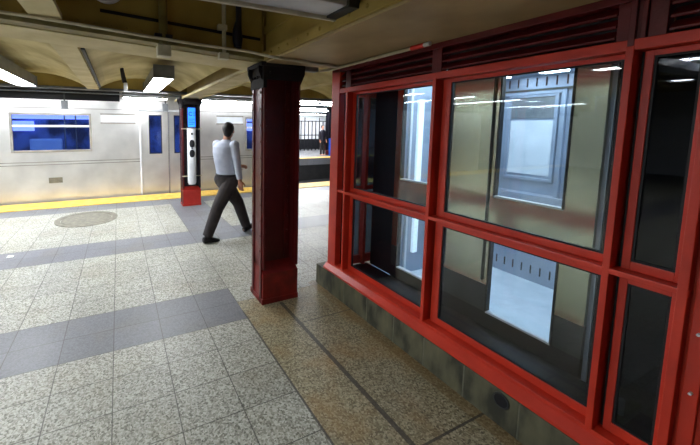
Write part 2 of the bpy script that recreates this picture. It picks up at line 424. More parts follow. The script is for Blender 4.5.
# ------------------------------------------------------------------ girders and beams
# column-line girder: a deep soffit running over the columns and the enclosure head
t = thing('ceiling_girder', 'broad beige soffit girder running from overhead to the maroon column', 'girder', (1.5, 0, 2.2))
B(1.19, 4.8, -7, 2.62, 2.2, 2.26, .004).build('soffit', 'soffit', t)
B(1.19, 1.22, -7, 2.62, 2.26, 2.95).build('side_plate', 'web', t)
m = MB().box(1.165, 1.19, -7, 2.62, 2.215, 2.29, .003).box(1.172, 1.19, -7, 2.62, 2.44, 2.50, .003)
m.build('edge_angle', 'web', t)
rivets(t, 'web', [(1.163, -1.6+k*.14, 2.255) for k in range(30)], (.008, .012, .012))
t = thing('ceiling_girder', 'cream girder running from the maroon column over to the black intercom column', 'girder', (1.37, 5, 2.22))
B(1.19, 1.55, 3.0, 7.6, 2.215, 2.24, .003).build('flange', 'flange', t)
B(1.34, 1.40, 3.0, 7.6, 2.24, 2.95).build('web', 'web', t)
m = MB().box(1.19, 1.21, 3.0, 7.6, 2.2, 2.215).box(1.53, 1.55, 3.0, 7.6, 2.2, 2.215); m.build('flange_lip', 'ceil', t)

# cross girder over the maroon column: faces the camera, falls gently to the right
def zf(x): return 2.335-.055*(x+.5)
t = thing('ceiling_girder', 'deep ochre cross girder spanning left of the maroon column, carrying pipes', 'girder', (-.5, 2.75, 2.35))
def slope(x0, x1, y0, y1, a, b):
    return MB().hexa([(x0,y0,zf(x0)+a),(x1,y0,zf(x1)+a),(x1,y1,zf(x1)+a),(x0,y1,zf(x0)+a),(x0,y0,zf(x0)+b),(x1,y0,zf(x1)+b),(x1,y1,zf(x1)+b),(x0,y1,zf(x0)+b)])
slope(-8, 1.17, 2.72, 3.12, -.03, 0).build('flange', 'flange', t)
slope(-8, 1.17, 2.66, 2.70, 0.0, .75).build('web', 'web', t)
slope(-8, 1.17, 2.60, 2.72, -.022, .012).build('angle', 'pipe_olive', t)
slope(-.09, 1.15, 2.645, 2.662, .145, .165).build('stiffener', 'cap_dark', t)
rivets(t, 'web', [(-1.6+k*.105, 2.656, zf(-1.6+k*.105)+.06) for k in range(26)], (.009, .007, .009))

# second cross girder near the platform edge
t = thing('ceiling_girder', 'dark ochre cross girder beyond the vaulted bays, close to the train', 'girder', (-.5, 6.95, 2.35))
B(-14, 12, 6.90, 6.95, 2.36, 2.95).build('web', 'web', t)
B(-14, 3.6, 6.88, 7.02, 2.32, 2.36, .003).build('flange', 'grey', t)

# longitudinal joists
def joist(x0, x1, y0, y1, z, lab):
    t = thing('ceiling_joist', lab, 'beam', ((x0+x1)/2, y0, z), 'cream joists between the vaulted bays')
    B(x0, x1, y0, y1, z, z+.03, .003).build('flange', 'flange', t)
    B((x0+x1)/2-.02, (x0+x1)/2+.02, y0, y1, z+.03, 2.95).build('web', 'web', t)
    return t
joist(-.50, -.30, 3.13, 6.88, 2.33, 'cream joist beyond the cross girder with a narrow dark slot beside it')
t = thing('ceiling_joist', 'cream joist overhead at top left, ending at the ochre cross girder', 'beam', (-.45, 0, 2.42))
B(-.50, -.315, -7, 2.585, 2.355, 2.39, .003).build('flange', 'flange', t); B(-.43, -.39, -7, 2.585, 2.39, 2.95).build('web', 'web', t)
joist(-2.2, -2.0, 3.13, 6.88, 2.33, 'cream joist at the far left above the tube lights')
joist(-3.9, -3.7, 3.13, 6.88, 2.33, 'cream joist outside the left edge')
joist(3.1, 3.3, 3.13, 6.88, 2.36, 'cream joist behind the maroon column')
tag(B(-.285, -.255, 3.4, 6.6, 2.335, 2.352).build('cable_slot', 'black'), 'narrow dark cable slot running beside the cream joist over the platform', 'cable slot')

# edge beam over the train and slim lighting girder
tag(B(-14, .05, 7.40, 7.46, 2.155, 2.36, .004).build('edge_beam', 'black'), 'black beam above the train roof left of the ceiling tube light', 'beam')
tag(B(-14, 12, 7.9, 8.1, 2.62, 2.95).build('edge_beam', 'black'), 'dark upper beam along the platform edge, hidden mostly behind lights', 'beam')
t = thing('light_rail', 'slim grey double rail hung along the platform edge under the ceiling', 'rail', (-1, 7.1, 2.3))
B(-14, 3.6, 7.04, 7.07, 2.315, 2.35, .003).build('channel', 'grey', t); B(-14, 3.6, 7.04, 7.13, 2.265, 2.285, .003).build('channel', 'grey', t)
for x, w in ((-.91, 'above the blue train window'), (.93, 'left of the intercom column')):
    h = thing('hanger_plate', 'small grey hanger plate under the light rail, ' + w, 'bracket', (x, 7.15, 2.1))
    B(x-.055, x+.055, 7.14, 7.16, 1.96, 2.12, .002).build('plate', 'grey', h); B(x-.012, x+.012, 7.14, 7.155, 2.12, 2.27).build('stem', 'grey_dark', h)

# ------------------------------------------------------------------ lights
def fixture(x, y, ln, z, label, group=None, mat='tube', along='y', w=.24):
    """hung fluorescent trough: housing, diffuser, end caps, rods"""
    t = thing('fluorescent_fixture', label, 'light', (x, y, z), group)
    hw = w/2
    a = ln
    if along == 'y':
        MB().prism([(x-hw-.02, z+.0), (x-hw-.01, z), (x-hw-.01, z+.03), (x+hw+.01, z+.03), (x+hw+.01, z), (x+hw+.02, z), (x+hw+.0, z+.18), (x-hw, z+.18)], 'y', y, y+a).build('housing', 'grey', t)
        B(x-hw, x+hw, y+.02, y+a-.02, z+.006, z+.026).build('diffuser', mat, t)
        B(x-hw-.02, x+hw+.02, y-.012, y, z, z+.18, .002).build('end_cap', 'grey', t)
        B(x-hw-.02, x+hw+.02, y+a, y+a+.012, z, z+.18, .002).build('end_cap', 'grey', t)
        for yy in (y+.25*a, y+.75*a): MB().tube([(x, yy, z+.17), (x, yy, 2.55 if y > 3 else 2.94)], .010, 6).build('rod', 'grey_dark', t)
    else:
        MB().prism([(y-hw, z), (y-hw, z+.03), (y+hw, z+.03), (y+hw, z), (y+hw*.8, z+.10), (y-hw*.8, z+.10)][:6], 'x', x, x+a).build('housing', 'grey', t)
        B(x+.02, x+a-.02, y-hw+.01, y+hw-.01, z-.02, z+.0).build('diffuser', mat, t)
        for xx in (x+.25*a, x+.75*a): MB().tube([(xx, y, z+.08), (xx, y, 2.93)], .010, 6).build('rod', 'grey_dark', t)
    return t
fixture(.60, 4.68, 1.98, 2.30, 'bright tube light hanging over the platform, left of the intercom column')
fixture(-1.36, 4.55, 2.05, 2.30, 'bright tube light at the left edge above the train window')
# off-frame continuation of the same rows
row = 'tube lights over the near platform'
for x, y, z in ((-2.95, 4.6, 2.3), (-1.9, .3, 2.42), (-4.3, .3, 2.42), (-4.6, 4.6, 2.3), (-7.5, .3, 2.42), (-7.5, 4.6, 2.3)):
    fixture(x, y, 2.0, z, 'tube light of the rows outside the frame over the near platform', row)
fixture(.10, 7.50, .92, 2.25, 'short tube light along the platform edge, left of the intercom column', along='x', w=.12)
fixture(1.75, 7.50, 1.9, 2.25, 'long tube light along the platform edge behind the walking person', along='x', w=.12)
for x in (-8.4, -5.6, -2.8):
    fixture(x, 7.64, 2.6, 2.42, 'tube light tucked above the light rail over the platform edge', 'tube lights tucked above the light rail', along='x', w=.12)
# across the tracks
for i, (x, y, z, ln) in enumerate(((4.8, 9.6, 2.52, 2.6), (5.6, 11.2, 2.55, 2.6), (6.6, 13.2, 2.52, 2.6), (8.2, 15.6, 2.55, 2.8), (9.0, 19.4, 2.52, 5.5))):
    fixture(x, y, ln, z, 'tube light above the tracks seen right of the maroon column, ' + ('nearest', 'second nearest', 'middle', 'second farthest', 'farthest')[i] + ' of five', 'tube lights above the far tracks', 'tube_far', 'x', .16)

# raceway overhead + conduits
t = thing('cable_raceway', 'grey metal raceway across the top of the picture, ending at the soffit', 'raceway', (0, 1.5, 2.27))
B(-7, 1.17, 1.42, 1.60, 2.275, 2.36, .006).build('trunking', 'light_grey', t)
B(-7, 1.17, 1.595, 1.615, 2.255, 2.29, .003).build('lip', 'pipe', t); B(1.10, 1.172, 1.40, 1.61, 2.262, 2.375, .003).build('end_cap', 'grey_dark', t)
m = MB().tube([(x, 2.56, 2.335-.0525*(x+.4)-.004*math.sin(x*4)) for x in [-6+.25*i for i in range(28)]]+[(1.0, 2.54, 2.262), (1.09, 2.32, 2.188), (1.22, 2.345, 2.187), (1.45, 2.39, 2.187), (1.68, 2.42, 2.187), (1.86, 2.46, 2.187)], .011, 8)
tag(m.build('conduit', 'pipe'), 'long thin cream conduit crossing the ceiling below the ochre girder', 'pipe')
def vpipe(x, r, mat, label, z0, extra=None):
    t = thing('riser_pipe', label, 'pipe', (x, 2.60, z0))
    MB().tube([(x, 2.60, z0), (x, 2.60, 2.95)], r, 12).build('pipe', mat, t)
    if extra: extra(t)
    return t
vpipe(.335, .033, 'pipe_olive', 'thick olive riser pipe on the girder ending in a grey junction box', 2.26,
      lambda t: (B(.285, .385, 2.55, 2.64, 2.17, 2.25, .006).build('junction_box', 'pipe', t), B(.27, .40, 2.57, 2.63, 2.31, 2.335, .003).build('clamp', 'pipe_dark', t)))
vpipe(.81, .017, 'pipe', 'thin pale riser pipe with a small clamp on the ochre girder', 2.22,
      lambda t: (B(.755, .83, 2.57, 2.62, 2.42, 2.46, .004).build('clamp', 'pipe', t), B(.76, .84, 2.56, 2.62, 2.19, 2.24, .004).build('junction_box', 'pipe', t)))
vpipe(.935, .024, 'pipe_dark', 'dark riser cable with a swollen sleeve near the maroon column', 2.29,
      lambda t: MB().tube([(.925, 2.59, 2.30), (.92, 2.585, 2.36), (.915, 2.58, 2.43), (.93, 2.59, 2.50)], [.03, .042, .038, .026], 12).build('sleeve', 'pipe_dark', t))
t = thing('round_speaker', 'round dark disc with white rim at the top edge, on the ochre girder', 'ceiling speaker', (-.045, 2.62, 2.60))
MB().disc((-.045, 2.625, 2.63), 'y', .115, .05, 36).build('rim', 'white', t)
MB().disc((-.045, 2.60, 2.63), 'y', .097, .02, 36, .10).build('face', 'pipe_dark', t)
# dark drop rod with a white tip (hanging sensor)
t = thing('drop_sensor', 'dark drop rod with a white tip hanging between the tube lights', 'sensor', (.10, 5.5, 2.2))
MB().tube([(.08, 5.5, 2.66), (.085, 5.5, 2.50), (.10, 5.5, 2.40), (.12, 5.5, 2.31)], [.02, .028, .034, .034], 10).build('stem', 'pipe_dark', t)
B(.10, .155, 5.46, 5.52, 2.19, 2.31, .01).build('tip', 'white', t)
t = thing('small_lamp', 'small grey round-ended lamp on the ceiling between column and enclosure', 'lamp', (2.2, 3.55, 2.35))
B(2.05, 2.32, 3.50, 3.60, 2.33, 2.40, .02).build('body', 'grey', t); MB().tube([(2.1, 3.55, 2.4), (2.1, 3.55, 2.56)], .01, 6).build('stem', 'grey_dark', t)
# white conduit with red coupling above the louvres
t = thing('conduit', 'white conduit with a bright red coupling clipped above the red louvres', 'pipe', (1.9, 2, 2.18))
MB().tube([(1.80, 2.70, 2.185), (1.86, 2.60, 2.187), (1.845, 2.45, 2.184), (1.845, 2.0, 2.184), (1.845, 1.53, 2.184)], .0125, 10).build('pipe', 'pipe', t)
MB().tube([(1.845, 1.67, 2.184), (1.845, 1.57, 2.184)], .016, 12).build('coupling', 'connector', t)
MB().tube([(1.845, 1.57, 2.184), (1.845, 1.525, 2.184)], .014, 12).build('elbow', 'white', t)

# ------------------------------------------------------------------ stone curb
t = thing('stone_curb', 'mossy grey stone curb under the red glass enclosure', 'curb', (1.95, 1.2, 0))
cuts = [2.82, 2.36, 2.05, 1.755, 1.485, 1.20, .90, .55, .1, -.4, -1.0]
for a, b in zip(cuts, cuts[1:]):
    B(1.887, 2.10, b+.003, a-.003, 0, .208, .005).build('slab', 'curb', t)
m = MB()
for c in cuts[1:-1]: m.box(1.8885, 2.09, c-.003, c+.003, 0, .203)
m.build('joint', 'curb_joint', t)
m = MB().disc((1.885, .985, .155), 'x', .034, .008, 24); m.build('drain_hole', 'black', t)
m = MB()
for k in range(24):
    a0, a1 = 2*pi*k/24, 2*pi*(k+1)/24
    m.hexa([(x, .985+r*math.cos(a), .155+r*math.sin(a)) for x in (1.880, 1.888) for r, a in ((.034, a0), (.042, a0), (.042, a1), (.034, a1))])
m.build('drain_rim', 'grey_dark', t)

# ------------------------------------------------------------------ red glazed enclosure wall
EX = 1.93           # face of the projecting fins
CXN = 2.39
t = thing('glass_enclosure', 'red steel framed glass enclosure with louvres on top, standing on the stone curb', 'glazed enclosure', (2.0, 1.2, .21))
FZ0, FZ1 = .27, 1.985
def fin(y0, y1, z0=FZ0, z1=FZ1): return B(EX, 2.02, y0, y1, z0, z1, .003).build('mullion', 'red', t)
fin(2.440, 2.465); fin(1.538, 1.562); fin(.638, .662); fin(.425, .452)
# corner post
B(1.93, 2.04, 2.56, 2.68, .21, 2.2, .004).build('corner_post', 'red', t)
# louvre posts
for y in (2.452, 1.55):
    B(1.945, 2.0, y-.035, y+.035, 1.985, 2.2, .003).build('louver_post', 'red_dark', t)
m = MB().box(1.945, 2.0, .62, .70, 1.985, 2.2, .003).box(1.93, 1.96, .640, .660, 1.985, 2.2, .003).box(1.935, 1.96, .612, .628, 1.985, 2.2, .003).box(1.945, 2.0, .56, .61, 1.985, 2.2, .003)
m.build('louver_post', 'red_dark', t)
# transoms
B(EX+.0015, 2.02, .423, 2.463, 1.022, 1.046, .003).build('transom', 'red', t)
B(EX+.003, 2.02, -.3, 2.68, 1.968, 2.012, .003).build('transom', 'red', t)
B(EX+.0015, 2.02, .425-.03, 2.56, .262, .285, .003).build('transom', 'red', t)
B(1.94, 2.02, 2.465, 2.56, 1.022, 1.046).build('transom', 'red', t)
# sloping sill between curb and sash
MB().prism([(1.893, .209), (2.04, .209), (2.04, .29), (1.955, .285), (1.93, .262), (1.893, .225)], 'y', .42, 2.70).build('sill', 'red', t)
# header
B(1.93, 2.02, -.3, 2.68, 2.165, 2.2, .003).build('header', 'red_dark', t)
# louvres
for (a, b) in ((2.490, 2.555), (1.586, 2.414), (.705, 1.512), (-.3, .555)):
    p = B(1.995, 2.015, a, b, 2.01, 2.165).build('louver_panel', 'black', t)
    for z in (2.03, 2.078, 2.126):
        MB().prism([(1.948, z-.004), (1.954, z-.006), (1.996, z+.034), (1.992, z+.038), (1.948, z+.004)], 'y', a, b).build('slat', 'red_dark', p)
# sashes with panes:   frame strips proud of the glass, black gasket
def sash(y0, y1, z0, z1, fl, fr, fb, ft, mat='glass'):
    """y1 = far side, y0 = near side"""
    m = MB()
    x0, x1 = 1.984, 2.016
    m.box(x0, x1, y1-fl, y1, z0, z1, .002); m.box(x0, x1, y0, y0+fr, z0, z1, .002)
    m.box(x0, x1, y0+fr, y1-fl, z0, z0+fb, .002); m.box(x0, x1, y0+fr, y1-fl, z1-ft, z1, .002)
    s = m.build('window_sash', 'red', t)
    B(2.0, 2.018, y1, y1+.012, z0, z1).build('gap_shade', 'black', s); B(2.0, 2.018, y0-.012, y0, z0, z1).build('gap_shade', 'black', s)  # black strips put the shade of the mullion gap into colour
    g = MB(); q = .008
    a, b, c, d = y0+fr, y1-fl, z0+fb, z1-ft
    g.box(1.99, 2.006, a, a+q, c, d); g.box(1.99, 2.006, b-q, b, c, d); g.box(1.99, 2.006, a+q, b-q, c, c+q); g.box(1.99, 2.006, a+q, b-q, d-q, d)
    g.build('gasket', 'black', s)
    B(1.996, 2.002, a+.002, b-.002, c+.002, d-.002).build('glass_pane', mat, s)
for z0, z1, fb, ft in ((1.048, 1.965, .038, .022), (.290, 1.018, .045, .03)):
    sash(1.570, 2.428, z0, z1, .042, .02, fb, ft)
    sash(.668, 1.522, z0, z1, .055, .012, fb, ft)
    sash(.458, .622, z0, z1, .026, .016, fb, ft, 'glass_dark')
    B(1.99, 2.0, 2.47, 2.555, z0, z1).build('side_pane', 'glass_dark', t)
# solid red panel right of the last mullion with bolts
p = B(1.975, 2.0, -.3, .425, .26, 1.968).build('solid_panel', 'red', t)
B(1.94, 1.975, -.3, -.25, .26, 1.968, .003).build('panel_edge', 'red', t)
B(1.957, 1.975, .375, .415, .26, 1.968, .003).build('panel_strip', 'red', t)
for k in range(7): MB().disc((1.950, .392, .42+k*.235), 'x', .005, .02, 12).build('bolt', 'light_grey', p)  # light grey colour carries the small highlights on the bolt heads
# far end return wall and inner posts
m = MB().box(2.04, 4.5, 2.64, 2.68, .21, .30).box(2.04, 4.5, 2.64, 2.68, 1.0, 1.04).box(2.04, 4.5, 2.64, 2.68, 1.95, 2.2)
m.build('end_rail', 'red', t)
for x in (2.33, 3.1, 4.0): B(x-.015, x+.015, 2.60, 2.68, .21, 2.2).build('end_mullion', 'red', t)
B(2.06, 4.45, 2.655, 2.661, .30, 1.95).build('end_pane', 'glass_dark', t)
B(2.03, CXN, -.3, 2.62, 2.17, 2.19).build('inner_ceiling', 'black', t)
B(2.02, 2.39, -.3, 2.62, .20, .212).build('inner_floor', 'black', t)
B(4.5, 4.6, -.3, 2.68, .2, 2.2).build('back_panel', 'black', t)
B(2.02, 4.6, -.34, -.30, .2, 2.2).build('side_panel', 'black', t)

# ------------------------------------------------------------------ lift cab inside the enclosure
CX = 2.40
c = thing('lift_cab', 'stainless steel lift cab with cool lit windows inside the red glass enclosure', 'lift', (3.2, 1.6, .22))
Y0, Y1 = .87, 2.58
ops_ = [(1.015, 1.40), (1.84, 2.225)]
ys = [Y0, 1.015, 1.40, 1.84, 2.225, 2.30]
def front(z0, z1, holes, mat='stain', nm='front_panel'):
    m = MB()
    if holes:
        m.box(CX, CX+.03, Y0, 1.015, z0, z1); m.box(CX, CX+.03, 1.40, 1.84, z0, z1); m.box(CX, CX+.03, 2.225, 2.30, z0, z1)
    else: m.box(CX, CX+.03, Y0, 2.30, z0, z1)
    return m.build(nm, mat, c)
front(.0, .32, False, 'black', 'kick_plate'); front(.32, .52, True, 'grey_dark', 'kick_plate')
front(.52, .85, True); front(.85, 1.17, False); front(1.17, 2.10, True)
B(CX, CX+.03, 2.30, 2.58, .215, 2.10).build('front_panel', 'black', c)
# window frames (thin bright edge) and black reveals
for (a, b) in ops_:
    for z0, z1 in ((.32, .85), (1.17, 2.10)):
        m = MB(); x0, x1 = CX-.006, CX+.034
        m.box(x0, x1, a-.006, a+.004, z0, z1); m.box(x0, x1, b-.004, b+.006, z0, z1)
        w = m.build('window_frame', 'black', c)
        B(x0, x1, a, b, z0-.004, z0+.008).build('sill', 'white', w)
        B(CX+.012, CX+.018, a+.004, b-.004, z0+.008, z1).build('pane', 'glass', w)
m = MB().box(CX-.012, CX, 1.435, 1.445, .55, 2.1).box(CX-.012, CX, 1.745, 1.755, .55, 2.1); m.build('panel_seam', 'grey_dark', c)
FX = 4.0
B(CX+.04, FX+.03, Y0, Y1, .004, .016).build('cab_floor', 'cab_floor', c)
# far wall with vents, frame and pale door panel
m = MB().box(FX, FX+.02, Y0, Y1, 0, 2.19); fw = m.build('far_wall', 'stain_cool', c)
m = MB()
for k in range(7):
    y = 1.745+k*.085
    m.box(FX-.004, FX, y-.006, y+.006, .10, .19); m.box(FX-.004, FX, y-.006, y+.006, 2.08, 2.17)
m.build('vent_slots', 'black', fw)
def frame(a, b, z0, z1, w, d, mat, nm, par):
    m = MB(); x0, x1 = FX-d, FX
    m.box(x0, x1, a, a+w, z0, z1, .003); m.box(x0, x1, b-w, b, z0, z1, .003); m.box(x0, x1, a+w, b-w, z0, z0+w, .003); m.box(x0, x1, a+w, b-w, z1-w, z1, .003)
    return m.build(nm, mat, par)
frame(1.73, 2.33, .93, 2.03, .035, .04, 'stain_cool', 'door_frame', fw)
frame(1.79, 2.24, 1.10, 2.00, .03, .03, 'stain_cool', 'panel_frame', fw)
B(FX-.012, FX-.002, 1.82, 2.21, 1.16, 1.73).build('pale_panel', 'pale_panel', fw)
B(FX-.014, FX-.002, 1.82, 2.21, 1.75, 1.97).build('dark_panel', 'grey', fw)
B(FX-.09, FX-.03, 1.60, 2.42, .86, .96, .01).build('handrail', 'stain_cool', fw)
B(FX-.05, FX, .9, 2.55, 2.03, 2.05).build('trim_strip', 'grey_dark', fw)
# end wall seen through the left window
ew = B(CX+.03, FX, Y1, Y1+.02, -.02, 2.19).build('end_wall', 'stain_cool', c)
m = MB().box(2.62, 2.70, Y1-.02, Y1, .1, 2.1, .004).box(2.86, 2.89, Y1-.03, Y1, .0, 2.3, .004); m.build('rib', 'tile_white', ew)
B(2.98, 3.05, Y1-.03, Y1, .25, 1.95, .004).build('glow_strip', 'cab_strip', ew)  # glowing strip added to brighten the end wall
B(CX+.03, FX, Y0-.035, Y0-.025, -.02, 2.19).build('dark_side_sheet', 'black', c)  # black sheet added so the outside of the cab stays dark
B(CX+.03, FX, Y0-.02, Y0, -.02, 2.19).build('near_wall', 'stain_cool', c)
cc = B(CX+.03, FX+.02, Y0, Y1, 2.18, 2.195).build('cab_ceiling', 'stain_cool', c)
for y in (1.2, 1.72, 2.2): B(2.47, 3.75, y-.09, y+.09, 2.165, 2.18).build('light_panel', 'tube_cab', cc)
t2 = thing('pale_filler', 'small pale made-up shape on the floor behind the narrow right window', 'bracket', (2.25, .60, .22))  # invented pieces in place of pale reflections and debris behind the glass
B(2.15, 2.40, .62, .66, .212, .25, .003).build('angle', 'pipe_olive', t2); MB().tube([(2.22, .64, .25), (2.22, .64, .33)], .012, 8).build('bolt', 'pipe', t2)

# ------------------------------------------------------------------ train
TY = 8.25
t = thing('subway_car', 'stainless steel subway car standing along the yellow platform edge', 'train', (-2, 9.6, -1.1))
xa, xb = -9.0, 4.6
# openings in the side: (x0,x1,z0,z1)
wins = [(-4.55, -2.75, 1.08, 1.92), (-2.06, -.55, 1.08, 1.92), (3.15, 4.05, 1.0, 1.9), (-7.2, -5.9, 1.08, 1.92)]
doorw = [(.68, .98, .98, 1.92), (1.27, 1.57, .98, 1.92)]
ho = sorted(wins + [(.50, 1.78, -.10, 2.0)])
m = MB(); zt = 2.28; th = .05
x = xa
for (a, b, z0, z1) in ho:
    m.box(x, a, TY, TY+th, -.12, zt); m.box(a, b, TY, TY+th, z1, zt)
    if z0 > -.05: m.box(a, b, TY, TY+th, -.12, z0)
    x = b
m.box(x, xb, TY, TY+th, -.12, zt)
side = m.build('side_panel', 'car_steel', t)
m = MB()
for z in (.86, .80, 2.02): m.box(xa, .48, TY-.008, TY, z, z+.014); m.box(1.80, xb, TY-.008, TY, z, z+.014)
m.build('belt_rib', 'car_grey', side)
# roof
P = [(TY, 2.28), (TY+.02, 2.36), (TY+.12, 2.48), (TY+.4, 2.58), (TY+1.45, 2.64), (TY+2.5, 2.58), (TY+2.78, 2.48), (TY+2.9, 2.28), (TY+2.85, 2.24), (TY+.05, 2.24)]
MB().prism(P, 'x', xa, xb).build('roof', 'car_steel', t)
B(xa, xb, TY+.02, TY+2.88, -.22, -.12).build('car_floor', 'grey_dark', t)
B(xa, xb, TY+2.84, TY+2.9, -.12, 2.28).build('far_side', 'blue_interior', t)
m = MB().box(xb-.05, xb, TY+.0, TY+1.05, -.12, 2.3).box(xb-.05, xb, TY+1.85, TY+2.9, -.12, 2.3).box(xb-.05, xb, TY+1.05, TY+1.85, 1.9, 2.3).box(xb-.05, xb, TY+1.05, TY+1.85, -.12, .9)
m.build('end_panel', 'car_steel', t)
B(xb-.03, xb-.02, TY+1.05, TY+1.85, .9, 1.9).build('end_window', 'glass_car', t)
B(xa, xb, TY+.2, TY+2.7, -.95, -.22).build('underframe', 'black', t)
for (a, b, z0, z1) in wins:
    m = MB(); w = .045
    m.box(a, a+w, TY-.012, TY+.05, z0, z1, .004); m.box(b-w, b, TY-.012, TY+.05, z0, z1, .004); m.box(a+w, b-w, TY-.012, TY+.05, z0, z0+w, .004); m.box(a+w, b-w, TY-.012, TY+.05, z1-w, z1, .004)
    wf = m.build('window_frame', 'car_grey', t)
    B(a+w, b-w, TY-.004, TY+.03, z1-.30, z1-.255).build('transom_bar', 'white', wf)
    B(a+w, b-w, TY+.02, TY+.026, z0+w, z1-w).build('pane', 'glass_car', wf)
# sliding doors
for (a, b), (wa, wb, wz0, wz1) in (((.50, 1.135), doorw[0]), ((1.145, 1.78), doorw[1])):
    m = MB(); y0, y1 = TY+.03, TY+.06
    m.box(a, wa, y0, y1, -.10, 2.0); m.box(wb, b, y0, y1, -.10, 2.0); m.box(wa, wb, y0, y1, -.10, wz0); m.box(wa, wb, y0, y1, wz1, 2.0)
    d = m.build('sliding_door', 'car_steel', t)
    m = MB(); w = .02
    m.box(wa, wa+w, y0-.006, y1, wz0, wz1); m.box(wb-w, wb, y0-.006, y1, wz0, wz1); m.box(wa+w, wb-w, y0-.006, y1, wz0, wz0+w); m.box(wa+w, wb-w, y0-.006, y1, wz1-w, wz1)
    m.build('gasket', 'black', d)
    B(wa+w, wb-w, y0+.008, y0+.014, wz0+w, wz1-w).build('door_pane', 'glass_car', d)
    B(b-.012 if a < 1 else a, b if a < 1 else a+.012, y0-.01, y0, -.1, 2.0).build('edge_seal', 'car_grey', d)
m = MB().box(.455, .50, TY-.012, TY+.03, -.1, 2.05, .006).box(1.78, 1.825, TY-.012, TY+.03, -.1, 2.05, .006).box(.455, 1.825, TY-.012, TY+.03, 2.0, 2.045, .006)
m.build('door_frame', 'white', t)
# destination sign boxes
for a in (-.36, 2.35):
    m = MB().box(a, a+.74, TY-.010, TY, 1.90, 1.935).box(a, a+.74, TY-.010, TY, 1.70, 1.735); d = m.build('destination_sign', 'car_grey', t)
    B(a+.02, a+.72, TY-.004, TY+.0, 1.735, 1.90).build('sign_glass', 'pale_panel', d)
m = B(-1.42, -1.16, TY-.006, TY, .40, .52, .004); m.build('number_plate', 'iron', t)
# interior
B(xa, xb-.1, TY+.9, TY+1.3, 2.14, 2.17).build('ceiling_lamp', 'car_lamp', t)
for (a, b, z0, z1) in wins[:3]:
    B(a*1.3-.1, a*1.3+.5, TY+2.76, TY+2.80, 1.50, 1.78).build('advert_screen', 'car_blue', t)
    B(a*1.3-.1, b*1.3+.1, TY+2.78, TY+2.82, 1.84, 2.06).build('advert_screen', 'car_blue', t)
m = MB()
for a in (-4.4, -2.3, -.7, 2.4): m.box(a, a+.8, TY+2.35, TY+2.8, .35, .45, .03).box(a, a+.8, TY+2.68, TY+2.8, .45, 1.28, .06)
m.build('seat_bench', 'seat_blue', t)
for x in (-3.2, -1.25, -1.0, .2, 2.2): MB().tube([(x, TY+1.4, -.1), (x, TY+1.4, 2.24)], .018, 8).build('grab_pole', 'stain', t)
m = MB()
for x in (-8, -6.2, 2.0, 3.8): m.disc((x, TY+.75, -.72), 'y', .40, .12, 28).disc((x, TY+2.2, -.72), 'y', .40, .12, 28)
m.build('wheels', 'rail', t)
# seated passengers' outline inside the lit window is left to the glass reflections

# ------------------------------------------------------------------ across the tracks
for i, (x, y) in enumerate(((9.0, 15.9), (11.35, 15.9), (13.6, 19.2))):
    t = thing('steel_column', 'dark steel column on the opposite platform, ' + ('at the front left', 'at the front right by the enclosure edge', 'set back near the white wall')[i], 'column', (x, y, 0), 'columns on the opposite platform')
    B(x-.15, x+.15, y-.13, y-.11, 0, 3.2).build('flange', 'col_black', t); B(x-.15, x+.15, y+.11, y+.13, 0, 3.2).build('flange', 'col_black', t); B(x-.015, x+.015, y-.11, y+.11, 0, 3.2).build('web', 'col_black', t)
    B(x-.16, x+.16, y-.14, y+.14, 0, .3, .01).build('base', 'col_red', t)
t = thing('railing', 'dark railing of upright bars on the opposite platform before the white wall', 'railing', (12, 19.6, 0))
m = MB().box(9.5, 16, 19.58, 19.62, 2.02, 2.08).box(9.5, 16, 19.58, 19.62, 1.05, 1.11).box(9.5, 16, 19.58, 19.62, .10, .15); m.build('rail', 'black', t)
for k in range(22): B(9.5+k*.3, 9.55+k*.3, 19.57, 19.63, 0, 2.3 if k % 4 == 0 else 2.05).build('bar', 'black', t)
tag(B(9.0, 16.5, 20.85, 20.99, 0, .75, .01).build('bench_wall', 'black'), 'low dark ledge against the white wall of the opposite platform', 'ledge')
tag(B(2, 20, 14.7, 14.9, 2.7, 3.2).build('edge_beam', 'grey_dark'), 'dark green-grey beam above the opposite platform edge', 'beam')
tag(B(-8, 20, 11.4, 11.7, 2.62, 3.2).build('edge_beam', 'grey_dark'), 'dark grey beam over the tracks in the middle distance', 'beam')

t = thing('bin', 'blue bin on the opposite platform in front of the dark column', 'bin', (11.35, 15.5, 0))
B(11.15, 11.60, 15.35, 15.65, 0, .92, .02).build('body', 'bin_blue', t); B(11.13, 11.62, 15.33, 15.67, .92, 1.0, .02).build('lid', 'bin_blue', t)
# ------------------------------------------------------------------ people
def remeshed(name, mbs, mat, parent, voxel=.008, smooth=2):
    off = wloc(parent)
    me = bpy.data.meshes.new('tmp'); 
    bmesh.ops.recalc_face_normals(mbs.bm, faces=mbs.bm.faces)
    for v in mbs.bm.verts: v.co -= off
    mbs.bm.to_mesh(me); mbs.bm.free()
    o = bpy.data.objects.new('tmp', me); COL.objects.link(o)
    r = o.modifiers.new('r', 'REMESH'); r.mode = 'VOXEL'; r.voxel_size = voxel; r.use_smooth_shade = True
    if smooth:
        s = o.modifiers.new('s', 'SMOOTH'); s.factor = .5; s.iterations = smooth
    dg = bpy.context.evaluated_depsgraph_get()
    me2 = bpy.data.meshes.new_from_object(o.evaluated_get(dg)); me2.name = name
    bpy.data.objects.remove(o); bpy.data.meshes.remove(me)
    me2.materials.clear(); me2.materials.append(M[mat])
    for p in me2.polygons: p.use_smooth = True
    o = bpy.data.objects.new(name, me2); COL.objects.link(o); o.parent = parent
    return o

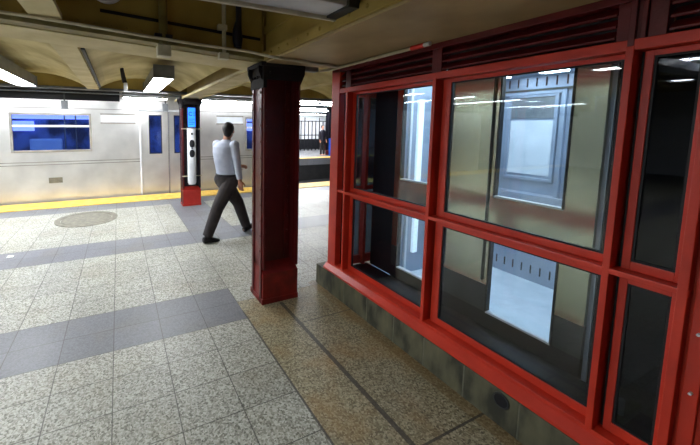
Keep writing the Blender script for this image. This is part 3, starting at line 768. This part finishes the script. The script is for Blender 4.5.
def hand(m, wrist, d, n, side, curl=.5, s=1.0):
    """palm + five fingers. d = direction of the fingers, n = palm normal (towards which they curl)"""
    d = Vector(d).normalized(); n = Vector(n); n = (n-d*n.dot(d)).normalized(); w = d.cross(n)*side
    W = Vector(wrist)
    def P(a, b, c): return W+d*a*s+w*b*s+n*c*s
    m.rings([(P(a, 0, 0), w*hw*s, n*ht*s) for a, hw, ht in ((-.02, .026, .02), (.02, .034, .016), (.06, .041, .014), (.088, .040, .012))], 12)
    for k, (b, L) in enumerate(((.030, .072), (.010, .082), (-.011, .076), (-.031, .060))):
        pts = [P(.075, b, 0)]; a = 0; pos = P(.082, b, 0)
        for j, f in enumerate((.45, .32, .23)):
            a += curl*(.35+.25*j)
            pos = pos+(d*math.cos(a)+n*math.sin(a))*L*f*s; pts.append(pos.copy())
        m.tube(pts, [.009*s, .0085*s, .0078*s, .006*s], 8)
    m.tube([P(.015, .026, .004), P(.042, .050, .014), P(.068, .056, .024), P(.088, .052, .034)], [.013*s, .011*s, .010*s, .007*s], 8)

t = thing('person', 'person walking in pale blue shirt and charcoal trousers, seen from behind, left of the column', 'person', (1.42, 4.5, 0))
h = math.radians(38)
F = Vector((math.cos(h), math.sin(h), 0)); Rt = Vector((math.sin(h), -math.cos(h), 0)); Z = Vector((0, 0, 1))
hip = Vector((1.43, 4.5, .90)); ch = Vector((1.395, 4.49, 1.27)); nk = Vector((1.42, 4.50, 1.445)); hd = Vector((1.47, 4.52, 1.585))
shR = Vector((1.395, 4.49, 1.385))+Rt*.175; shL = Vector((1.41, 4.50, 1.385))-Rt*.14
elR = Vector((1.515, 4.27, 1.12)); wrR = Vector((1.545, 4.25, .885))
elL = Vector((1.42, 4.72, 1.13)); wrL = Vector((1.69, 4.72, 1.045))
hpR = hip+Rt*.085-Z*.02; hpL = hip-Rt*.085-Z*.02
knR = Vector((1.275, 4.44, .49)); anR = Vector((1.115, 4.42, .095))
knL = Vector((1.64, 4.60, .50)); anL = Vector((1.80, 4.68, .10))
def torso(m, g=0.0):
    m.rings([(hip-Z*.10, Rt*(.13+g), F*(.105+g)), (hip, Rt*(.158+g), F*(.118+g)), (hip+Z*.10-F*.01, Rt*(.140+g), F*(.104+g)), (ch-Z*.10, Rt*(.150+g), F*(.108+g)),
             (ch, Rt*(.172+g), F*(.118+g)), (ch+Z*.09, Rt*(.168+g), F*(.105+g)), (ch+Z*.145, Rt*(.11+g), F*(.075+g)), (nk, Rt*(.056+g), F*(.058+g))], 24)
def armr(m, sh, el, wr, g=0.0, frac=1.0):
    e = el.lerp(wr, frac)
    m.tube([sh, sh.lerp(el, .5), el, el.lerp(wr, .3) if frac > .3 else e, e], [.052+g, .045+g, .038+g, .037+g, .028+g+(1-frac)*.006], 12)
    m.ball(sh, .058+g)
def legr(m, a, k, f, g=0.0, r=(.088, .078, .056, .058, .040)):
    m.tube([a, a.lerp(k, .45), k, k.lerp(f, .35), f], [x+g for x in r], 14); m.ball(a, r[0]+g); m.ball(k, r[2]+g)
m = MB(); torso(m)
for s_, e_, w_ in ((shR, elR, wrR), (shL, elL, wrL)): armr(m, s_, e_, w_)
for a_, k_, f_ in ((hpR, knR, anR), (hpL, knL, anL)): legr(m, a_, k_, f_)
# feet
fdR = Vector((.95, .22, -.10)).normalized(); fdL = Vector((.93, .32, .28)).normalized()
def foot(m, an, fd, g=0.0):
    w = fd.cross(Z).normalized(); u = w.cross(fd).normalized()
    m.rings([(an+fd*a-u*b, w*(hw+g), u*(hh+g)) for a, b, hw, hh in ((-.065, .05, .024, .028), (-.04, .048, .034, .038), (.03, .045, .036, .042), (.10, .060, .043, .030), (.15, .068, .042, .022), (.19, .073, .028, .014))], 14)
foot(m, anR, fdR); foot(m, anL, fdL)
# neck and head (looking ahead, slightly right)
m.tube([nk-Z*.06, nk.lerp(hd, .6)], [.060, .052], 14)
hf = math.radians(55); Fh = Vector((math.cos(hf), math.sin(hf), -.05)).normalized(); Rh = Fh.cross(Z).normalized(); Uh = Rh.cross(Fh)
rot = Matrix((Rh, Fh, Uh)).transposed()
m.ball(hd+Uh*.02, .074, .092, .098, rot); m.ball(hd+Fh*.028-Uh*.045, .054, .062, .062, rot)
m.tube([hd+Fh*.092+Uh*.01, hd+Fh*.112-Uh*.018], [.009, .014], 8)
m.ball(hd+Fh*.086-Uh*.052, .022, .012, .009, rot)
for s_ in (1, -1):
    m.ball(hd+Rh*.076*s_-Uh*.005-Fh*.004, .010, .020, .030, rot); m.ball(hd+Rh*.030*s_+Fh*.082+Uh*.012, .012, .008, .008, rot)
hand(m, wrR, (.12, .0, -1), (.6, .6, 0), 1, .55); hand(m, wrL, (.95, .1, -.12), (0.0, -.5, -.6), 1, .5)
body = remeshed('body', m, 'skin', t, .006, 1)
# clothing
m = MB()
m.rings([(hip+Z*.03, Rt*.160, F*.124), (hip+Z*.09, Rt*.160, F*.122), (ch-Z*.10, Rt*.166, F*.122), (ch, Rt*.186, F*.13), (ch+Z*.09, Rt*.182, F*.117), (ch+Z*.145, Rt*.124, F*.088), (nk+Z*.005, Rt*.068, F*.070)], 24)
for s_, e_, w_ in ((shR, elR, wrR), (shL, elL, wrL)): armr(m, s_, e_, w_, .013, .88 if s_ is shR else .62)
m.tube([nk-Z*.03, nk+Z*.018], [.075, .066], 16)
remeshed('shirt', m, 'shirt', t, .008, 2)
m = MB()
m.rings([(hip-Z*.12, Rt*.15, F*.125), (hip, Rt*.172, F*.134), (hip+Z*.055, Rt*.166, F*.130)], 24)
legr(m, hpR, knR, anR+Z*.0, .012, (.104, .098, .078, .074, .062)); legr(m, hpL, knL, anL+Z*.01, .012, (.104, .098, .078, .074, .062))
remeshed('trousers', m, 'trouser', t, .008, 2)
m = MB(); m.rings([(hip+Z*z, Rt*.177, F*.141) for z in (.038, .066)], 28); m.build('belt', 'black', t)
for an, fd in ((anR, fdR), (anL, fdL)):
    m = MB(); foot(m, an, fd, .011)
    w = fd.cross(Z).normalized(); u = w.cross(fd).normalized()
    m.tube([an+Z*.02, an-Z*.04], [.046, .046], 12)
    s_ = remeshed('shoe', m, 'shoe', t, .006, 1)
m = MB()
m.ball(hd+Uh*.034-Fh*.022, .085, .098, .098, rot); m.ball(hd-Fh*.055-Uh*.030, .062, .045, .06, rot); m.ball(hd+Uh*.09+Fh*.03, .062, .062, .034, rot)
remeshed('hair', m, 'hair', t, .006, 1)

# distant standing person across the tracks
t = thing('person', 'distant dark silhouetted person standing on the opposite platform near the railing', 'person', (10.95, 16.0, 0))
b = Vector((10.95, 16.0, 0)); m = MB()
m.rings([(b+Z*.82, Vector((.15,0,0)), Vector((0,.11,0))), (b+Z*1.0, Vector((.15,0,0)), Vector((0,.11,0))), (b+Z*1.3, Vector((.19,0,0)), Vector((0,.12,0))), (b+Z*1.42, Vector((.15,0,0)), Vector((0,.09,0))), (b+Z*1.5, Vector((.06,0,0)), Vector((0,.06,0)))], 16)
m.ball(b+Z*1.64, .08, .09, .115); m.tube([b+Z*1.45, b+Z*1.6], .055, 10)
m.ball(b+Vector((-.02, -.09, 1.63)), .014, .02, .02)
for s_ in (-1, 1):
    x = Vector((s_, 0, 0))
    m.tube([b+x*.18+Z*1.40, b+x*.23+Z*1.12, b+x*.22+Vector((0, -.08, .88))], [.05, .042, .03], 10)
    hand(m, b+x*.22+Vector((0, -.08, .88)), (0, -.2, -1), (0, -1, 0), s_, .4)
    m.tube([b+x*.09+Z*.88, b+x*.10+Z*.48, b+x*.10+Z*.08], [.09, .06, .042], 12)
    m.rings([(b+x*.10+Vector((0, y, zz)), Vector((.04, 0, 0)), Vector((0, 0, r))) for y, zz, r in ((.06, .045, .035), (0, .045, .045), (-.12, .032, .03), (-.18, .025, .018))], 12)
remeshed('body', m, 'skin', t, .012, 1)
m = MB(); m.rings([(b+Z*z, Vector((rx,0,0)), Vector((0,ry,0))) for z, rx, ry in ((.80, .18, .14), (1.0, .17, .13), (1.3, .21, .14), (1.43, .16, .11), (1.50, .08, .08))], 18)
for s_ in (-1, 1):
    x = Vector((s_, 0, 0)); m.tube([b+x*.18+Z*1.40, b+x*.23+Z*1.12, b+x*.22+Vector((0, -.07, .92))], [.066, .058, .045], 10)
remeshed('coat', m, 'col_black', t, .014, 1)
m = MB()
for s_ in (-1, 1):
    x = Vector((s_, 0, 0)); m.tube([b+x*.08+Z*.90, b+x*.10+Z*.48, b+x*.10+Z*.07], [.105, .075, .06], 12)
remeshed('trousers', m, 'trouser', t, .014, 1)
m = MB(); m.ball(b+Vector((0, .02, 1.67)), .088, .095, .11); m.build('hair', 'hair', t)

# ------------------------------------------------------------------ world, camera, view
w = bpy.data.worlds.new('World'); S.world = w; w.use_nodes = True
bg = w.node_tree.nodes['Background']; bg.inputs[0].default_value = (.75, .82, 1.0, 1); bg.inputs[1].default_value = .06

cam = bpy.data.cameras.new('Camera'); co = bpy.data.objects.new('Camera', cam); COL.objects.link(co)
R = Matrix(((0.91704, 0.0336248, -0.3973747), (-0.3987631, 0.0898621, -0.9126405), (0.0050216, 0.9953864, 0.0958155)))
co.matrix_world = Matrix.Translation((0, 0, 1.65)) @ R.to_4x4()
cam.sensor_width = 36; cam.sensor_fit = 'HORIZONTAL'; cam.lens = 324.99/700*36
cam.shift_x = (350-260)/700; cam.shift_y = -(222.5-158)/700
cam.clip_start = .02; cam.clip_end = 200
S.camera = co
S.view_settings.view_transform = 'Standard'; S.view_settings.look = 'None'; S.view_settings.gamma = 1
S.view_settings.use_curve_mapping = False
S.view_settings.exposure = 0.62
